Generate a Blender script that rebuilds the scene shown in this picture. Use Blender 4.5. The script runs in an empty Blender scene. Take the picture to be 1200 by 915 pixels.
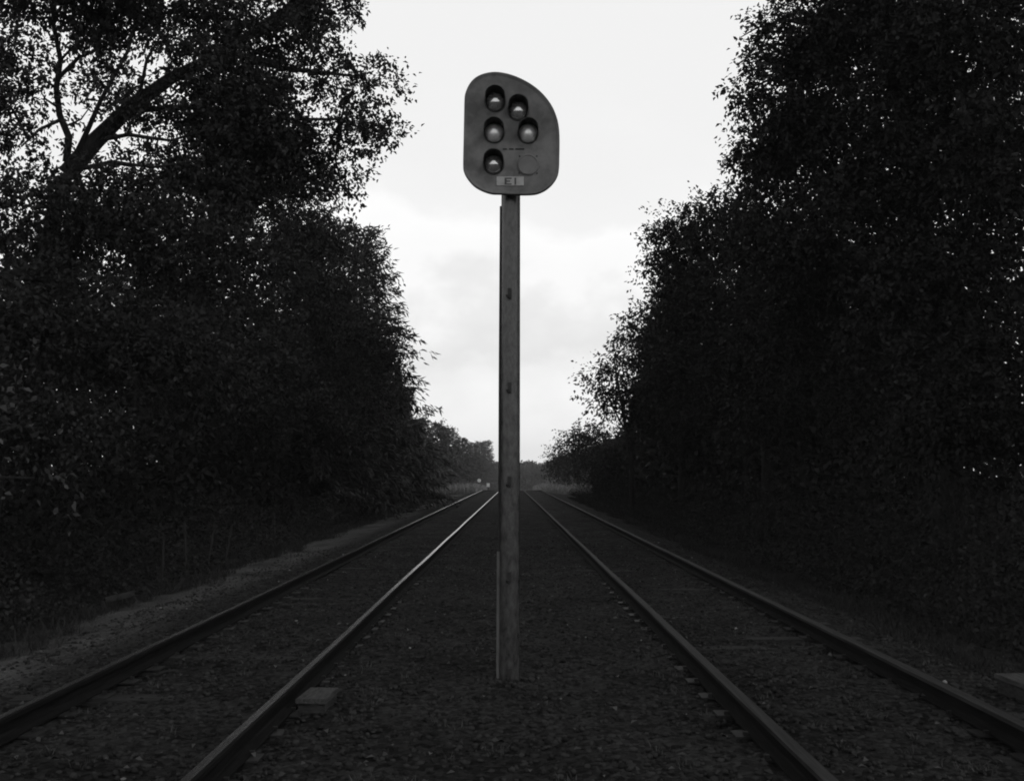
import bpy, bmesh, math, random
import numpy as np
from mathutils import Vector, noise

random.seed(11)
RNG = np.random.default_rng(11)
scene = bpy.context.scene
COL = scene.collection
R = math.radians

# ------------------------------------------------------------------ camera
CAM_Z = 1.64
PITCH = R(4.41)
FPX = 1250.0            # focal length in pixels of a 1200 px wide frame
cam_d = bpy.data.cameras.new("camera")
cam = bpy.data.objects.new("camera", cam_d)
COL.objects.link(cam)
cam.location = (0, 0, CAM_Z)
cam.rotation_euler = (R(90) + PITCH, 0, 0)
cam_d.sensor_width = 36
cam_d.lens = FPX / 1200 * 36
cam_d.clip_end = 5000
cam_d.clip_start = 0.05
scene.camera = cam


def at(px, py, d):
    """World point seen at photo pixel (px, py) at distance d along the track."""
    u = (px - 600) / FPX
    v = -(py - 457.5) / FPX
    f = Vector((0, math.cos(PITCH), math.sin(PITCH)))
    up = Vector((0, -math.sin(PITCH), math.cos(PITCH)))
    w = f + Vector((1, 0, 0)) * u + up * v
    w *= d / w.y
    return Vector((w.x, w.y, w.z + CAM_Z))


# --------------------------------------------------------------- materials
def grey(v):
    return (v, v, v, 1)


def new_mat(name):
    m = bpy.data.materials.new(name)
    m.use_nodes = True
    nt = m.node_tree
    return m, nt, nt.nodes["Principled BSDF"]


def noisy(name, lo, hi, scale=8, rough=0.8, bump=0.0, bump_scale=40, metal=0, detail=8, stretch=None,
          ramp=(0.35, 0.65), spec=0.3, bump_dist=0.01):
    m, nt, b = new_mat(name)
    tc = nt.nodes.new("ShaderNodeTexCoord")
    src = tc.outputs["Object"]
    if stretch:
        mp = nt.nodes.new("ShaderNodeMapping")
        mp.inputs["Scale"].default_value = stretch
        nt.links.new(src, mp.inputs["Vector"])
        src = mp.outputs["Vector"]
    n = nt.nodes.new("ShaderNodeTexNoise")
    n.inputs["Scale"].default_value = scale
    n.inputs["Detail"].default_value = detail
    n.inputs["Roughness"].default_value = 0.65
    nt.links.new(src, n.inputs["Vector"])
    r = nt.nodes.new("ShaderNodeValToRGB")
    r.color_ramp.elements[0].position = ramp[0]
    r.color_ramp.elements[1].position = ramp[1]
    r.color_ramp.elements[0].color = grey(lo)
    r.color_ramp.elements[1].color = grey(hi)
    nt.links.new(n.outputs["Fac"], r.inputs["Fac"])
    nt.links.new(r.outputs["Color"], b.inputs["Base Color"])
    b.inputs["Roughness"].default_value = rough
    b.inputs["Metallic"].default_value = metal
    b.inputs["Specular IOR Level"].default_value = spec
    if bump:
        n2 = nt.nodes.new("ShaderNodeTexNoise")
        n2.inputs["Scale"].default_value = bump_scale
        n2.inputs["Detail"].default_value = 6
        nt.links.new(src, n2.inputs["Vector"])
        bp = nt.nodes.new("ShaderNodeBump")
        bp.inputs["Strength"].default_value = bump
        bp.inputs["Distance"].default_value = bump_dist
        nt.links.new(n2.outputs["Fac"], bp.inputs["Height"])
        nt.links.new(bp.outputs["Normal"], b.inputs["Normal"])
    return m


def leafy(name, lo, hi, transl=0.18, spec=0.25, rough=0.55):
    """Foliage: every leaf gets its own tone."""
    m, nt, b = new_mat(name)
    g = nt.nodes.new("ShaderNodeNewGeometry")
    r = nt.nodes.new("ShaderNodeValToRGB")
    r.color_ramp.elements[0].color = grey(lo)
    r.color_ramp.elements[1].color = grey(hi)
    nt.links.new(g.outputs["Random Per Island"], r.inputs["Fac"])
    nt.links.new(r.outputs["Color"], b.inputs["Base Color"])
    b.inputs["Roughness"].default_value = rough
    b.inputs["Specular IOR Level"].default_value = spec
    t = nt.nodes.new("ShaderNodeBsdfTranslucent")
    nt.links.new(r.outputs["Color"], t.inputs["Color"])
    mx = nt.nodes.new("ShaderNodeMixShader")
    mx.inputs[0].default_value = transl
    nt.links.new(b.outputs[0], mx.inputs[1])
    nt.links.new(t.outputs[0], mx.inputs[2])
    nt.links.new(mx.outputs[0], nt.nodes["Material Output"].inputs["Surface"])
    return m


def ground_mat():
    """Ballast between the tracks, finer grit on the bench, leaf mould under the trees (by real distance from the tracks)."""
    m, nt, b = new_mat("ground_ballast")
    L = nt.links.new
    tc = nt.nodes.new("ShaderNodeTexCoord")
    sep = nt.nodes.new("ShaderNodeSeparateXYZ")
    L(tc.outputs["Object"], sep.inputs[0])
    big = nt.nodes.new("ShaderNodeTexNoise")
    big.inputs["Scale"].default_value = 0.9
    big.inputs["Detail"].default_value = 7
    L(tc.outputs["Object"], big.inputs["Vector"])
    vor = nt.nodes.new("ShaderNodeTexVoronoi")
    vor.inputs["Scale"].default_value = 24
    L(tc.outputs["Object"], vor.inputs["Vector"])
    fine = nt.nodes.new("ShaderNodeTexNoise")
    fine.inputs["Scale"].default_value = 45
    fine.inputs["Detail"].default_value = 5
    L(tc.outputs["Object"], fine.inputs["Vector"])
    # stone tone from the voronoi cell colour
    bw = nt.nodes.new("ShaderNodeRGBToBW")
    L(vor.outputs["Color"], bw.inputs[0])
    st = nt.nodes.new("ShaderNodeValToRGB")
    st.color_ramp.elements[0].color = grey(0.014)
    st.color_ramp.elements[0].position = 0.2
    st.color_ramp.elements[1].color = grey(0.058)
    st.color_ramp.elements[1].position = 0.85
    L(bw.outputs[0], st.inputs["Fac"])
    grit = nt.nodes.new("ShaderNodeValToRGB")
    grit.color_ramp.elements[0].color = grey(0.09)
    grit.color_ramp.elements[0].position = 0.35
    grit.color_ramp.elements[1].color = grey(0.18)
    grit.color_ramp.elements[1].position = 0.7
    L(fine.outputs["Fac"], grit.inputs["Fac"])
    soil = nt.nodes.new("ShaderNodeValToRGB")
    soil.color_ramp.elements[0].color = grey(0.02)
    soil.color_ramp.elements[0].position = 0.3
    soil.color_ramp.elements[1].color = grey(0.06)
    soil.color_ramp.elements[1].position = 0.75
    L(fine.outputs["Fac"], soil.inputs["Fac"])
    # signed distance from the middle, wobbled
    wob = nt.nodes.new("ShaderNodeMath"); wob.operation = "MULTIPLY_ADD"
    L(big.outputs["Fac"], wob.inputs[0]); wob.inputs[1].default_value = 1.6; wob.inputs[2].default_value = -0.8
    xx = nt.nodes.new("ShaderNodeMath"); xx.operation = "ADD"
    L(sep.outputs["X"], xx.inputs[0]); L(wob.outputs[0], xx.inputs[1])
    ab = nt.nodes.new("ShaderNodeMath"); ab.operation = "ABSOLUTE"
    L(xx.outputs[0], ab.inputs[0])

    def band(a, c):
        mr = nt.nodes.new("ShaderNodeMapRange")
        mr.inputs["From Min"].default_value = a
        mr.inputs["From Max"].default_value = c
        mr.clamp = True
        return mr
    b1 = band(3.6, 4.2); L(ab.outputs[0], b1.inputs["Value"])
    b2 = band(5.0, 5.8); L(ab.outputs[0], b2.inputs["Value"])
    # the grit bench lies along the negative-x side
    side = band(1.0, -1.0); L(sep.outputs["X"], side.inputs["Value"])
    gm = nt.nodes.new("ShaderNodeMath"); gm.operation = "MULTIPLY"
    L(b1.outputs[0], gm.inputs[0]); L(side.outputs[0], gm.inputs[1])
    m1 = nt.nodes.new("ShaderNodeMixRGB"); L(gm.outputs[0], m1.inputs[0]); L(st.outputs[0], m1.inputs[1]); L(grit.outputs[0], m1.inputs[2])
    m2 = nt.nodes.new("ShaderNodeMixRGB"); L(b2.outputs[0], m2.inputs[0]); L(m1.outputs[0], m2.inputs[1]); L(soil.outputs[0], m2.inputs[2])
    # dark oily / damp patches
    dp = nt.nodes.new("ShaderNodeValToRGB")
    dp.color_ramp.elements[0].color = grey(0.55)
    dp.color_ramp.elements[0].position = 0.38
    dp.color_ramp.elements[1].color = grey(1.0)
    dp.color_ramp.elements[1].position = 0.6
    L(big.outputs["Fac"], dp.inputs["Fac"])
    m3 = nt.nodes.new("ShaderNodeMixRGB"); m3.blend_type = "MULTIPLY"; m3.inputs[0].default_value = 1
    L(m2.outputs[0], m3.inputs[1]); L(dp.outputs[0], m3.inputs[2])
    L(m3.outputs[0], b.inputs["Base Color"])
    b.inputs["Roughness"].default_value = 0.95
    b.inputs["Specular IOR Level"].default_value = 0.1
    bp = nt.nodes.new("ShaderNodeBump")
    bp.inputs["Strength"].default_value = 1.0
    bp.inputs["Distance"].default_value = 0.035
    L(vor.outputs["Distance"], bp.inputs["Height"])
    bp.invert = True
    bp2 = nt.nodes.new("ShaderNodeBump")
    bp2.inputs["Strength"].default_value = 0.6
    bp2.inputs["Distance"].default_value = 0.02
    L(fine.outputs["Fac"], bp2.inputs["Height"])
    L(bp.outputs["Normal"], bp2.inputs["Normal"])
    L(bp2.outputs["Normal"], b.inputs["Normal"])
    return m


M = {
    "ground": ground_mat(),
    "stone": leafy("ballast_stone", 0.013, 0.052, transl=0.0, spec=0.15, rough=0.9),
    "pale_stone": leafy("pale_stone", 0.16, 0.34, transl=0.0, spec=0.2, rough=0.8),
    "litter": leafy("fallen_leaf", 0.02, 0.11, transl=0.1),
    "rust": noisy("rusty_rail_steel", 0.006, 0.016, 6, 0.85, 0.3, 60, stretch=(8, 0.6, 8), spec=0.08),
    "polished": noisy("polished_rail_head", 0.30, 0.5, 5, 0.24, 0, metal=0.9, stretch=(14, 0.25, 1)),
    "dull_head": noisy("dull_rail_head", 0.025, 0.06, 5, 0.7, 0, metal=0.1, stretch=(14, 0.25, 1), spec=0.15),
    "tie": noisy("creosoted_timber", 0.012, 0.05, 5, 0.9, 0.8, 30, stretch=(0.6, 9, 9)),
    "board": noisy("weathered_board", 0.035, 0.10, 5, 0.9, 0.6, 30, stretch=(10, 1.2, 10)),
    "box": noisy("dark_box_timber", 0.025, 0.06, 5, 0.9, 0.6, 30, stretch=(3, 3, 10)),
    "pole": noisy("weathered_painted_pipe", 0.022, 0.075, 7, 0.24, 0.35, 30, stretch=(3.5, 3.5, 1.6), ramp=(0.32, 0.64), spec=0.6, bump_dist=0.004),
    "conduit": noisy("grey_conduit", 0.09, 0.16, 9, 0.6, 0.1, 50, stretch=(6, 6, 0.8)),
    "plate": noisy("weathered_signal_paint", 0.085, 0.19, 5.0, 0.6, 0.2, 40, ramp=(0.36, 0.66), spec=0.35, bump_dist=0.003),
    "case": noisy("signal_case_paint", 0.06, 0.1, 4, 0.7, 0.1, 40),
    "hood": noisy("black_hood_paint", 0.016, 0.03, 8, 0.55, 0.1, 60, spec=0.4),
    "blank": noisy("blank_cover_paint", 0.13, 0.19, 6, 0.65, 0.1, 50),
    "writing_dash": noisy("black_dash", 0.01, 0.02, 8, 0.8),
    "iron": noisy("dark_iron", 0.015, 0.035, 9, 0.6, 0.2, 60),
    "number": noisy("pale_number_plate", 0.30, 0.42, 14, 0.6, 0.05, 60),
    "ink": noisy("faded_black_paint", 0.07, 0.11, 14, 0.7),
    "bark": noisy("dark_bark", 0.010, 0.030, 6, 0.95, 0.9, 14, stretch=(3, 3, 0.6), bump_dist=0.03),
    "leaf": leafy("broad_leaf", 0.022, 0.048, spec=0.15),
    "leaf_dark": leafy("dark_leaf", 0.018, 0.036, transl=0.10, spec=0.12),
    "needle": leafy("conifer_needles", 0.025, 0.07, transl=0.08),
    "hazed_needle": leafy("haze_toned_pine_needles", 0.06, 0.12, transl=0.1),  # lightened so the needle colour itself carries distance haze
    "hazed_leaf": leafy("haze_toned_wood_leaf", 0.05, 0.12, transl=0.15),  # haze over the far wood put into the leaf colour
    "grass": leafy("bank_grass", 0.03, 0.10, transl=0.2),
    "lit_tone_grass": leafy("lit_tone_tall_grass", 0.16, 0.34, transl=0.3),  # raised tone stands for light falling on the far grass
    "white": noisy("white_paint", 0.7, 0.82, 5, 0.5),
    "post": noisy("weathered_post", 0.02, 0.05, 6, 0.9, 0.5, 30, stretch=(6, 6, 0.8)),
}


def lens_mat(name, tone, rough, metal):
    m, nt, b = new_mat(name)
    n = nt.nodes.new("ShaderNodeTexNoise")
    n.inputs["Scale"].default_value = 30
    r = nt.nodes.new("ShaderNodeValToRGB")
    r.color_ramp.elements[0].color = grey(tone * 0.8)
    r.color_ramp.elements[1].color = grey(tone * 1.2)
    nt.links.new(n.outputs["Fac"], r.inputs["Fac"])
    nt.links.new(r.outputs["Color"], b.inputs["Base Color"])
    b.inputs["Roughness"].default_value = rough
    b.inputs["Specular IOR Level"].default_value = 0.9
    b.inputs["Metallic"].default_value = metal
    b.inputs["Coat Weight"].default_value = 0.8
    b.inputs["Coat Roughness"].default_value = 0.06
    return m


M["lens_dark"] = lens_mat("dark_lens_glass", 0.7, 0.16, 0.75)
M["lens_pale"] = lens_mat("pale_lens_glass", 0.95, 0.36, 0.55)


# ------------------------------------------------------------ mesh helpers
class MB:
    def __init__(s):
        s.v, s.f, s.m = [], [], []

    def add(s, vs, fs, mi=0):
        o = len(s.v)
        s.v += [tuple(p) for p in vs]
        s.f += [tuple(i + o for i in f) for f in fs]
        s.m += [mi] * len(fs)

    def box(s, c, size, mi=0):
        x, y, z = (k / 2 for k in size)
        vs = [(c[0] + i * x, c[1] + j * y, c[2] + k * z) for i in (-1, 1) for j in (-1, 1) for k in (-1, 1)]
        s.add(vs, [(0, 1, 3, 2), (4, 6, 7, 5), (0, 4, 5, 1), (2, 3, 7, 6), (0, 2, 6, 4), (1, 5, 7, 3)], mi)

    def tube(s, pts, rad, sides=8, mi=0, caps=True):
        pts = [Vector(p) for p in pts]
        rings = []
        for i, p in enumerate(pts):
            t = (pts[min(i + 1, len(pts) - 1)] - pts[max(i - 1, 0)]).normalized()
            a = t.orthogonal().normalized() if abs(t.z) < 0.99 else Vector((1, 0, 0))
            if i and rings:
                a = (prev - t * prev.dot(t)).normalized()
            prev = a
            b = t.cross(a)
            r = rad[i] if hasattr(rad, "__len__") else rad
            rings.append([p + (a * math.cos(k * 2 * math.pi / sides) + b * math.sin(k * 2 * math.pi / sides)) * r for k in range(sides)])
        vs = [q for ring in rings for q in ring]
        fs = []
        for i in range(len(pts) - 1):
            for k in range(sides):
                k2 = (k + 1) % sides
                fs.append((i * sides + k, i * sides + k2, (i + 1) * sides + k2, (i + 1) * sides + k))
        if caps:
            fs.append(tuple(range(sides))[::-1])
            fs.append(tuple((len(pts) - 1) * sides + k for k in range(sides)))
        s.add(vs, fs, mi)

    def lathe(s, prof, sides=32, mi=0, axis="y", c=(0, 0, 0)):
        """prof: (radius, height) pairs turned round an axis through c."""
        vs, fs = [], []
        for r, h in prof:
            for k in range(sides):
                a = k * 2 * math.pi / sides
                if axis == "y":
                    vs.append((c[0] + r * math.cos(a), c[1] + h, c[2] + r * math.sin(a)))
                else:
                    vs.append((c[0] + r * math.cos(a), c[1] + r * math.sin(a), c[2] + h))
        for i in range(len(prof) - 1):
            for k in range(sides):
                k2 = (k + 1) % sides
                fs.append((i * sides + k, i * sides + k2, (i + 1) * sides + k2, (i + 1) * sides + k))
        s.add(vs, fs, mi)

    def build(s, name, mats, parent=None, smooth=False, bevel=0.0):
        me = bpy.data.meshes.new(name)
        me.from_pydata(s.v, [], s.f)
        for m in (mats if isinstance(mats, (list, tuple)) else [mats]):
            me.materials.append(m)
        me.polygons.foreach_set("material_index", s.m)
        me.update()
        bm = bmesh.new(); bm.from_mesh(me)
        if bevel:
            bmesh.ops.remove_doubles(bm, verts=bm.verts, dist=1e-5)
            bmesh.ops.bevel(bm, geom=[e for e in bm.edges if len(e.link_faces) == 2 and e.calc_face_angle(0) > 0.6], offset=bevel, segments=2, affect="EDGES", clamp_overlap=True)
        bmesh.ops.recalc_face_normals(bm, faces=bm.faces)
        bm.to_mesh(me); bm.free()
        if smooth:
            me.polygons.foreach_set("use_smooth", [True] * len(me.polygons))
            try:
                me.set_sharp_from_angle(angle=R(40))
            except Exception:
                pass
        o = bpy.data.objects.new(name, me)
        COL.objects.link(o)
        if parent is not None:
            o.parent = parent
        return o


def np_mesh(name, V, F, mat, parent=None, smooth=False):
    """Object from numpy arrays; F is (n, k) with one k."""
    me = bpy.data.meshes.new(name)
    V = np.ascontiguousarray(V, dtype=np.float32)
    F = np.ascontiguousarray(F, dtype=np.int32)
    n, k = F.shape
    me.vertices.add(len(V)); me.vertices.foreach_set("co", V.ravel())
    me.loops.add(n * k); me.loops.foreach_set("vertex_index", F.ravel())
    me.polygons.add(n)
    me.polygons.foreach_set("loop_start", np.arange(0, n * k, k, dtype=np.int32))
    try:
        me.polygons.foreach_set("loop_total", np.full(n, k, dtype=np.int32))
    except Exception:
        pass
    me.materials.append(mat)
    if smooth:
        me.polygons.foreach_set("use_smooth", np.ones(n, dtype=bool))
    me.update(calc_edges=True)
    me.validate()
    o = bpy.data.objects.new(name, me)
    COL.objects.link(o)
    if parent is not None:
        o.parent = parent
    return o


def tag(o, label=None, cat=None, group=None, kind=None):
    for k, v in (("label", label), ("category", cat), ("group", group), ("kind", kind)):
        if v:
            o[k] = v
    return o


def thing(name, label, cat, loc=(0, 0, 0), group=None):
    o = bpy.data.objects.new(name, None)
    COL.objects.link(o)
    o.location = loc
    o.empty_display_size = 0.3
    return tag(o, label, cat, group)


def local(o, root):
    """Keep a part built in world coordinates where it is under its thing."""
    o.parent = root
    o.matrix_parent_inverse.identity()
    off = root.location
    me = o.data
    a = np.empty(len(me.vertices) * 3, dtype=np.float32)
    me.vertices.foreach_get("co", a)
    a = a.reshape(-1, 3) - np.array(off, dtype=np.float32)
    me.vertices.foreach_set("co", a.ravel())
    me.update()
    return o


# ------------------------------------------------------------ ground shape
def track_x(side, y):
    """Centre line of a track: the pair draws together towards the far end."""
    return side * (2.37 if side < 0 else 2.32) - side * 0.0064 * np.clip(y, -20, 120)


PROF_X = np.array([0, 1.1, 1.45, 1.62, 1.8, 2.3, 2.9, 3.05, 3.25, 3.8, 4.3, 4.9, 5.4, 6.2, 7.5, 9, 14, 30, 60, 4000])
PROF_L = np.array([.03, .03, .015, .0, .012, .02, .012, .0, .012, .0, -.08, -.11, -.16, -.38, -.25, .1, .7, 1.2, 1.2, 1.2])
PROF_R = np.array([.03, .03, .015, .0, .012, .02, .012, .0, .012, .0, -.12, -.2, -.25, -.3, -.2, .1, .7, 1.2, 1.2, 1.2])


def crest(y):
    """The line runs gently downhill beyond a crest about 95 m ahead."""
    return -.0170 * (np.clip(np.asarray(y, float), 92, 520) - 92)


def ground_z(x, y):
    x = np.asarray(x, float); y = np.asarray(y, float)
    shift = 0.0064 * np.clip(y, -20, 120) * np.clip(np.abs(x) / 1.6, 0, 1)
    ax = np.abs(x) + shift
    z = np.where(x < 0, np.interp(ax, PROF_X, PROF_L), np.interp(ax, PROF_X, PROF_R))
    z = z + crest(y)
    w = np.sin(x * 1.7 + 0.6 * np.sin(y * .9)) * np.sin(y * 1.3 + .8 * np.sin(x * 1.1)) * .018
    w += np.sin(x * 4.3 + y * 2.1) * np.sin(y * 3.7 - x * 1.9) * .010
    return z + w


def gz(x, y):
    return float(ground_z(x, y))


xs = np.concatenate([-np.geomspace(700, 9, 26), np.arange(-8.6, 8.61, 0.09), np.geomspace(9, 700, 26)])
ys = np.concatenate([np.linspace(-60, 3, 22), np.arange(3.3, 24, 0.1), np.geomspace(24.2, 130, 150), np.geomspace(133, 800, 40)])
X, Y = np.meshgrid(xs, ys)
Z = ground_z(X, Y)
fine = (np.abs(X) < 9) & (Y > 0) & (Y < 60)
Z = Z + np.where(fine, RNG.normal(0, .009, X.shape), 0)
nx, ny = len(xs), len(ys)
idx = np.arange(nx * ny).reshape(ny, nx)
F = np.stack([idx[:-1, :-1], idx[:-1, 1:], idx[1:, 1:], idx[1:, :-1]], -1).reshape(-1, 4)
g = np_mesh("ground", np.stack([X, Y, Z], -1).reshape(-1, 3), F, M["ground"], smooth=True)
tag(g, "dark ballast and leaf mould ground along the railway cutting", None, None, "structure")


# ------------------------------------------------------------------ stones
def ico():
    bm = bmesh.new()
    bmesh.ops.create_icosphere(bm, subdivisions=1, radius=1)
    v = np.array([p.co[:] for p in bm.verts]); f = np.array([[q.index for q in p.verts] for p in bm.faces])
    bm.free()
    return v, f


IV, IF = ico()


def stones(name, pts, size, mat, label):
    n = len(pts)
    k = len(IV)
    s = size[:, None, None] * RNG.uniform(.6, 1.3, (n, 1, 3)) * np.array([1, 1, .7])
    V = IV[None] * RNG.uniform(.72, 1.2, (n, k, 1))
    a = RNG.uniform(0, 6.28, n)
    V = V * s
    c, sn = np.cos(a)[:, None], np.sin(a)[:, None]
    V = np.stack([V[..., 0] * c - V[..., 1] * sn, V[..., 0] * sn + V[..., 1] * c, V[..., 2]], -1)
    V = V + pts[:, None, :]
    Fs = (IF[None] + (np.arange(n) * k)[:, None, None]).reshape(-1, 3)
    o = np_mesh(name, V.reshape(-1, 3), Fs, mat)
    return tag(o, label, None, None, "stuff")


def off_rails(x, y, gap=0.10):
    ok = np.ones(len(x), bool)
    for s in (-1, 1):
        for e in (-.75, .75):
            ok &= np.abs(x - track_x(s, y) - e) > gap
    return ok


n = 26000
sy = 4.5 + 22 * RNG.beta(1, 1.9, n)
sx = RNG.uniform(-4.7, 4.6, n)
ok = off_rails(sx, sy)
sx, sy = sx[ok], sy[ok]
sz = RNG.uniform(.010, .024, len(sx))
ba = RNG.uniform(0, 6.283, 90)
br_ = RNG.uniform(.085, .24, 90)
sx = np.concatenate([sx, -.025 + br_ * np.cos(ba)]); sy = np.concatenate([sy, 8.5 + br_ * np.sin(ba)])
sz = np.concatenate([sz, RNG.uniform(.014, .032, 90)])
stones("ballast_gravel", np.stack([sx, sy, ground_z(sx, sy) + sz * .25], 1), sz, M["stone"], "loose dark ballast stones between and around the rails")
n = 55
sy = 4.8 + 26 * RNG.beta(1, 1.6, n)
sx = RNG.choice([-1, 1, -1], n) * RNG.uniform(0, 4.8, n)
near = RNG.random(n) < .25
sx = np.where(near, track_x(-1, sy) - .75 - RNG.uniform(.1, .5, n), sx)
ok = off_rails(sx, sy)
sx, sy = sx[ok], sy[ok]
sz = RNG.uniform(.008, .022, len(sx))
stones("pale_gravel", np.stack([sx, sy, ground_z(sx, sy) + .012], 1), sz, M["pale_stone"], "scattered pale pebbles lying on the dark ballast")


# ---------------------------------------------------------------- foliage
def unit(a):
    return a / np.maximum(np.linalg.norm(a, axis=-1, keepdims=True), 1e-9)


def leaf_quads(P, D, N, L, W, fold=.18, droop=.15):
    """Folded pointed leaves: base P, along D, facing N, length L, width W -> verts, quads."""
    D = unit(D)
    S = unit(np.cross(D, N))
    N = np.cross(S, D)
    L = L[:, None]; W = W[:, None]
    v0 = P
    v1 = P + D * L * .42 + S * W * .5 + N * W * fold
    v2 = P + D * L - N * L * droop
    v3 = P + D * L * .42 - S * W * .5 + N * W * fold
    V = np.stack([v0, v1, v2, v3], 1).reshape(-1, 3)
    return V, np.arange(len(P) * 4).reshape(-1, 4)


def sprays(C, D, tl, k, leaf, aspect=.55, droop=.25, spread=.9):
    """k leaves along each twig that starts at C and runs tl along D."""
    n = len(C)
    t = RNG.uniform(.1, 1.0, (n, k, 1))
    D = unit(D)
    P = C[:, None] + D[:, None] * t * tl[:, None, None]
    P[..., 2] -= (t[..., 0] ** 2) * tl[:, None] * droop
    P = P + RNG.normal(0, .12, P.shape) * tl[:, None, None]
    rd = unit(RNG.normal(size=(n, k, 3)))
    LD = unit(D[:, None] * .7 + rd * spread + np.array([0, 0, -.35]))
    LN = unit(RNG.normal(size=(n, k, 3)) * .8 + np.array([0, 0, .8]))
    L = leaf * RNG.uniform(.65, 1.3, (n, k))
    return leaf_quads(P.reshape(-1, 3), LD.reshape(-1, 3), LN.reshape(-1, 3), L.ravel(), (L * aspect).ravel())


def twig_prisms(A, B, ra, rb):
    """Three-sided sticks from A to B."""
    n = len(A)
    T = unit(B - A)
    ref = np.where(np.abs(T[:, 2:3]) > .9, np.array([[1., 0, 0]]), np.array([[0, 0, 1.]]))
    U = unit(np.cross(T, ref)); W = np.cross(T, U)
    rings = []
    for Q, r in ((A, ra), (B, rb)):
        for a in (0, 2.094, 4.189):
            rings.append(Q + (U * math.cos(a) + W * math.sin(a)) * r[:, None])
    V = np.stack(rings, 1).reshape(-1, 3)
    b = (np.arange(n) * 6)[:, None]
    F = np.concatenate([b + np.array([0, 1, 4, 3]), b + np.array([1, 2, 5, 4]), b + np.array([2, 0, 3, 5])])
    return V, F


def merge(parts):
    Vs, Fs, o = [], [], 0
    for V, F in parts:
        Vs.append(V); Fs.append(F + o); o += len(V)
    return np.concatenate(Vs), np.concatenate(Fs)


def tree(name, label, base, trunk, trunk_r, limbs, blobs, leaf, k=14, mat="leaf", droop=.25, twl=5.0, group=None, cat="tree"):
    """trunk: points from base upwards; limbs: (points, r0, r1); blobs: (centre, radii, n clusters)."""
    root = thing(name, label, cat, (base[0], base[1], gz(base[0], base[1])), group)
    z0 = root.location.z
    pts = [Vector((base[0], base[1], z0 - .15))] + [Vector(p) for p in trunk]
    mb = MB()
    rad = [trunk_r * (1.25 if i == 0 else 1 - .7 * i / (len(pts) - 1)) for i in range(len(pts))]
    mb.tube(pts, rad, 9)
    local(mb.build("trunk", M["bark"], None, smooth=True), root)
    skel = []
    for a, b_ in zip(pts[1:-1], pts[2:]):
        skel += [a.lerp(b_, q) for q in (0, .5)]
    skel.append(pts[-1])
    for lp, r0, r1 in limbs:
        lm = MB()
        lp = [Vector(p) for p in lp]
        lm.tube(lp, [r0 + (r1 - r0) * i / (len(lp) - 1) for i in range(len(lp))], 7)
        local(lm.build("limb", M["bark"], None, smooth=True), root)
        for a, b_ in zip(lp[:-1], lp[1:]):
            skel += [a.lerp(b_, q) for q in (0.25, .6, 1)]
    leaves, sticks = [], []
    for c, r, n in blobs:
        c = np.array(c); r = np.array(r)
        near = min(skel, key=lambda s: (s - Vector(c)).length + max(0, s.z - c[2]) * .6)
        mid = near.lerp(Vector(c), .5) + Vector((0, 0, -.1 * (near - Vector(c)).length)) + Vector(RNG.normal(0, .1, 3))
        bl = (near - Vector(c)).length
        br = MB()
        br.tube([near, mid, Vector(c)], [.018 + .012 * min(bl, 4), .012 + .006 * min(bl, 4), .008], 5)
        local(br.build("branch", M["bark"], None), root)
        ns = max(2, n // 8)
        qs = unit(RNG.normal(size=(ns, 3))) * (RNG.random((ns, 1)) ** .40)
        own = RNG.integers(0, ns, n)
        q = qs[own]
        r = np.maximum(r - 3.6 * leaf, .42 * r)
        C = c + q * r + np.clip(RNG.normal(0, 1, (n, 3)), -1.4, 1.4) * min(leaf, .6 * float(np.max(r)))  * np.array([3.2, 3.2, 2.0])
        D = unit(q * .9 + RNG.normal(0, .55, (n, 3)) + np.array([0, 0, .05]))
        tl = leaf * twl * RNG.uniform(.6, 1.3, n)
        leaves.append(sprays(C, D, tl, k, leaf, droop=droop))
        E = C + D * tl[:, None] * .9
        E[:, 2] -= tl * droop * .8
        sticks.append(twig_prisms(C, E, np.full(n, leaf * .045), np.full(n, leaf * .02)))
        # secondary branches from the branch to a share of the twigs
        m = max(3, n // 5)
        pick = RNG.choice(n, min(m, n), replace=False)
        t = RNG.uniform(.45, 1, (len(pick), 1))
        A = np.array(mid) * (1 - t) + c * t
        hub = c + qs * r
        t2 = RNG.uniform(.5, 1, (ns, 1))
        sticks.append(twig_prisms(np.array(mid) * (1 - t2) + c * t2, hub, np.full(ns, leaf * .16), np.full(ns, leaf * .07)))
        A = hub[own[pick]]
        sticks.append(twig_prisms(A, C[pick], np.full(len(pick), leaf * .12), np.full(len(pick), leaf * .05)))
    V, F = merge(leaves)
    cr = local(np_mesh("crown", V, F, M[mat]), root)
    V, F = merge(sticks)
    local(np_mesh("twigs", V, F, M["bark"]), cr)
    return root


def blob(px, py, d, rx, ry, rd, n):
    c = at(px, py, d)
    s = d / FPX
    return (tuple(c), (rx * s, rd, ry * s), n)


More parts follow.
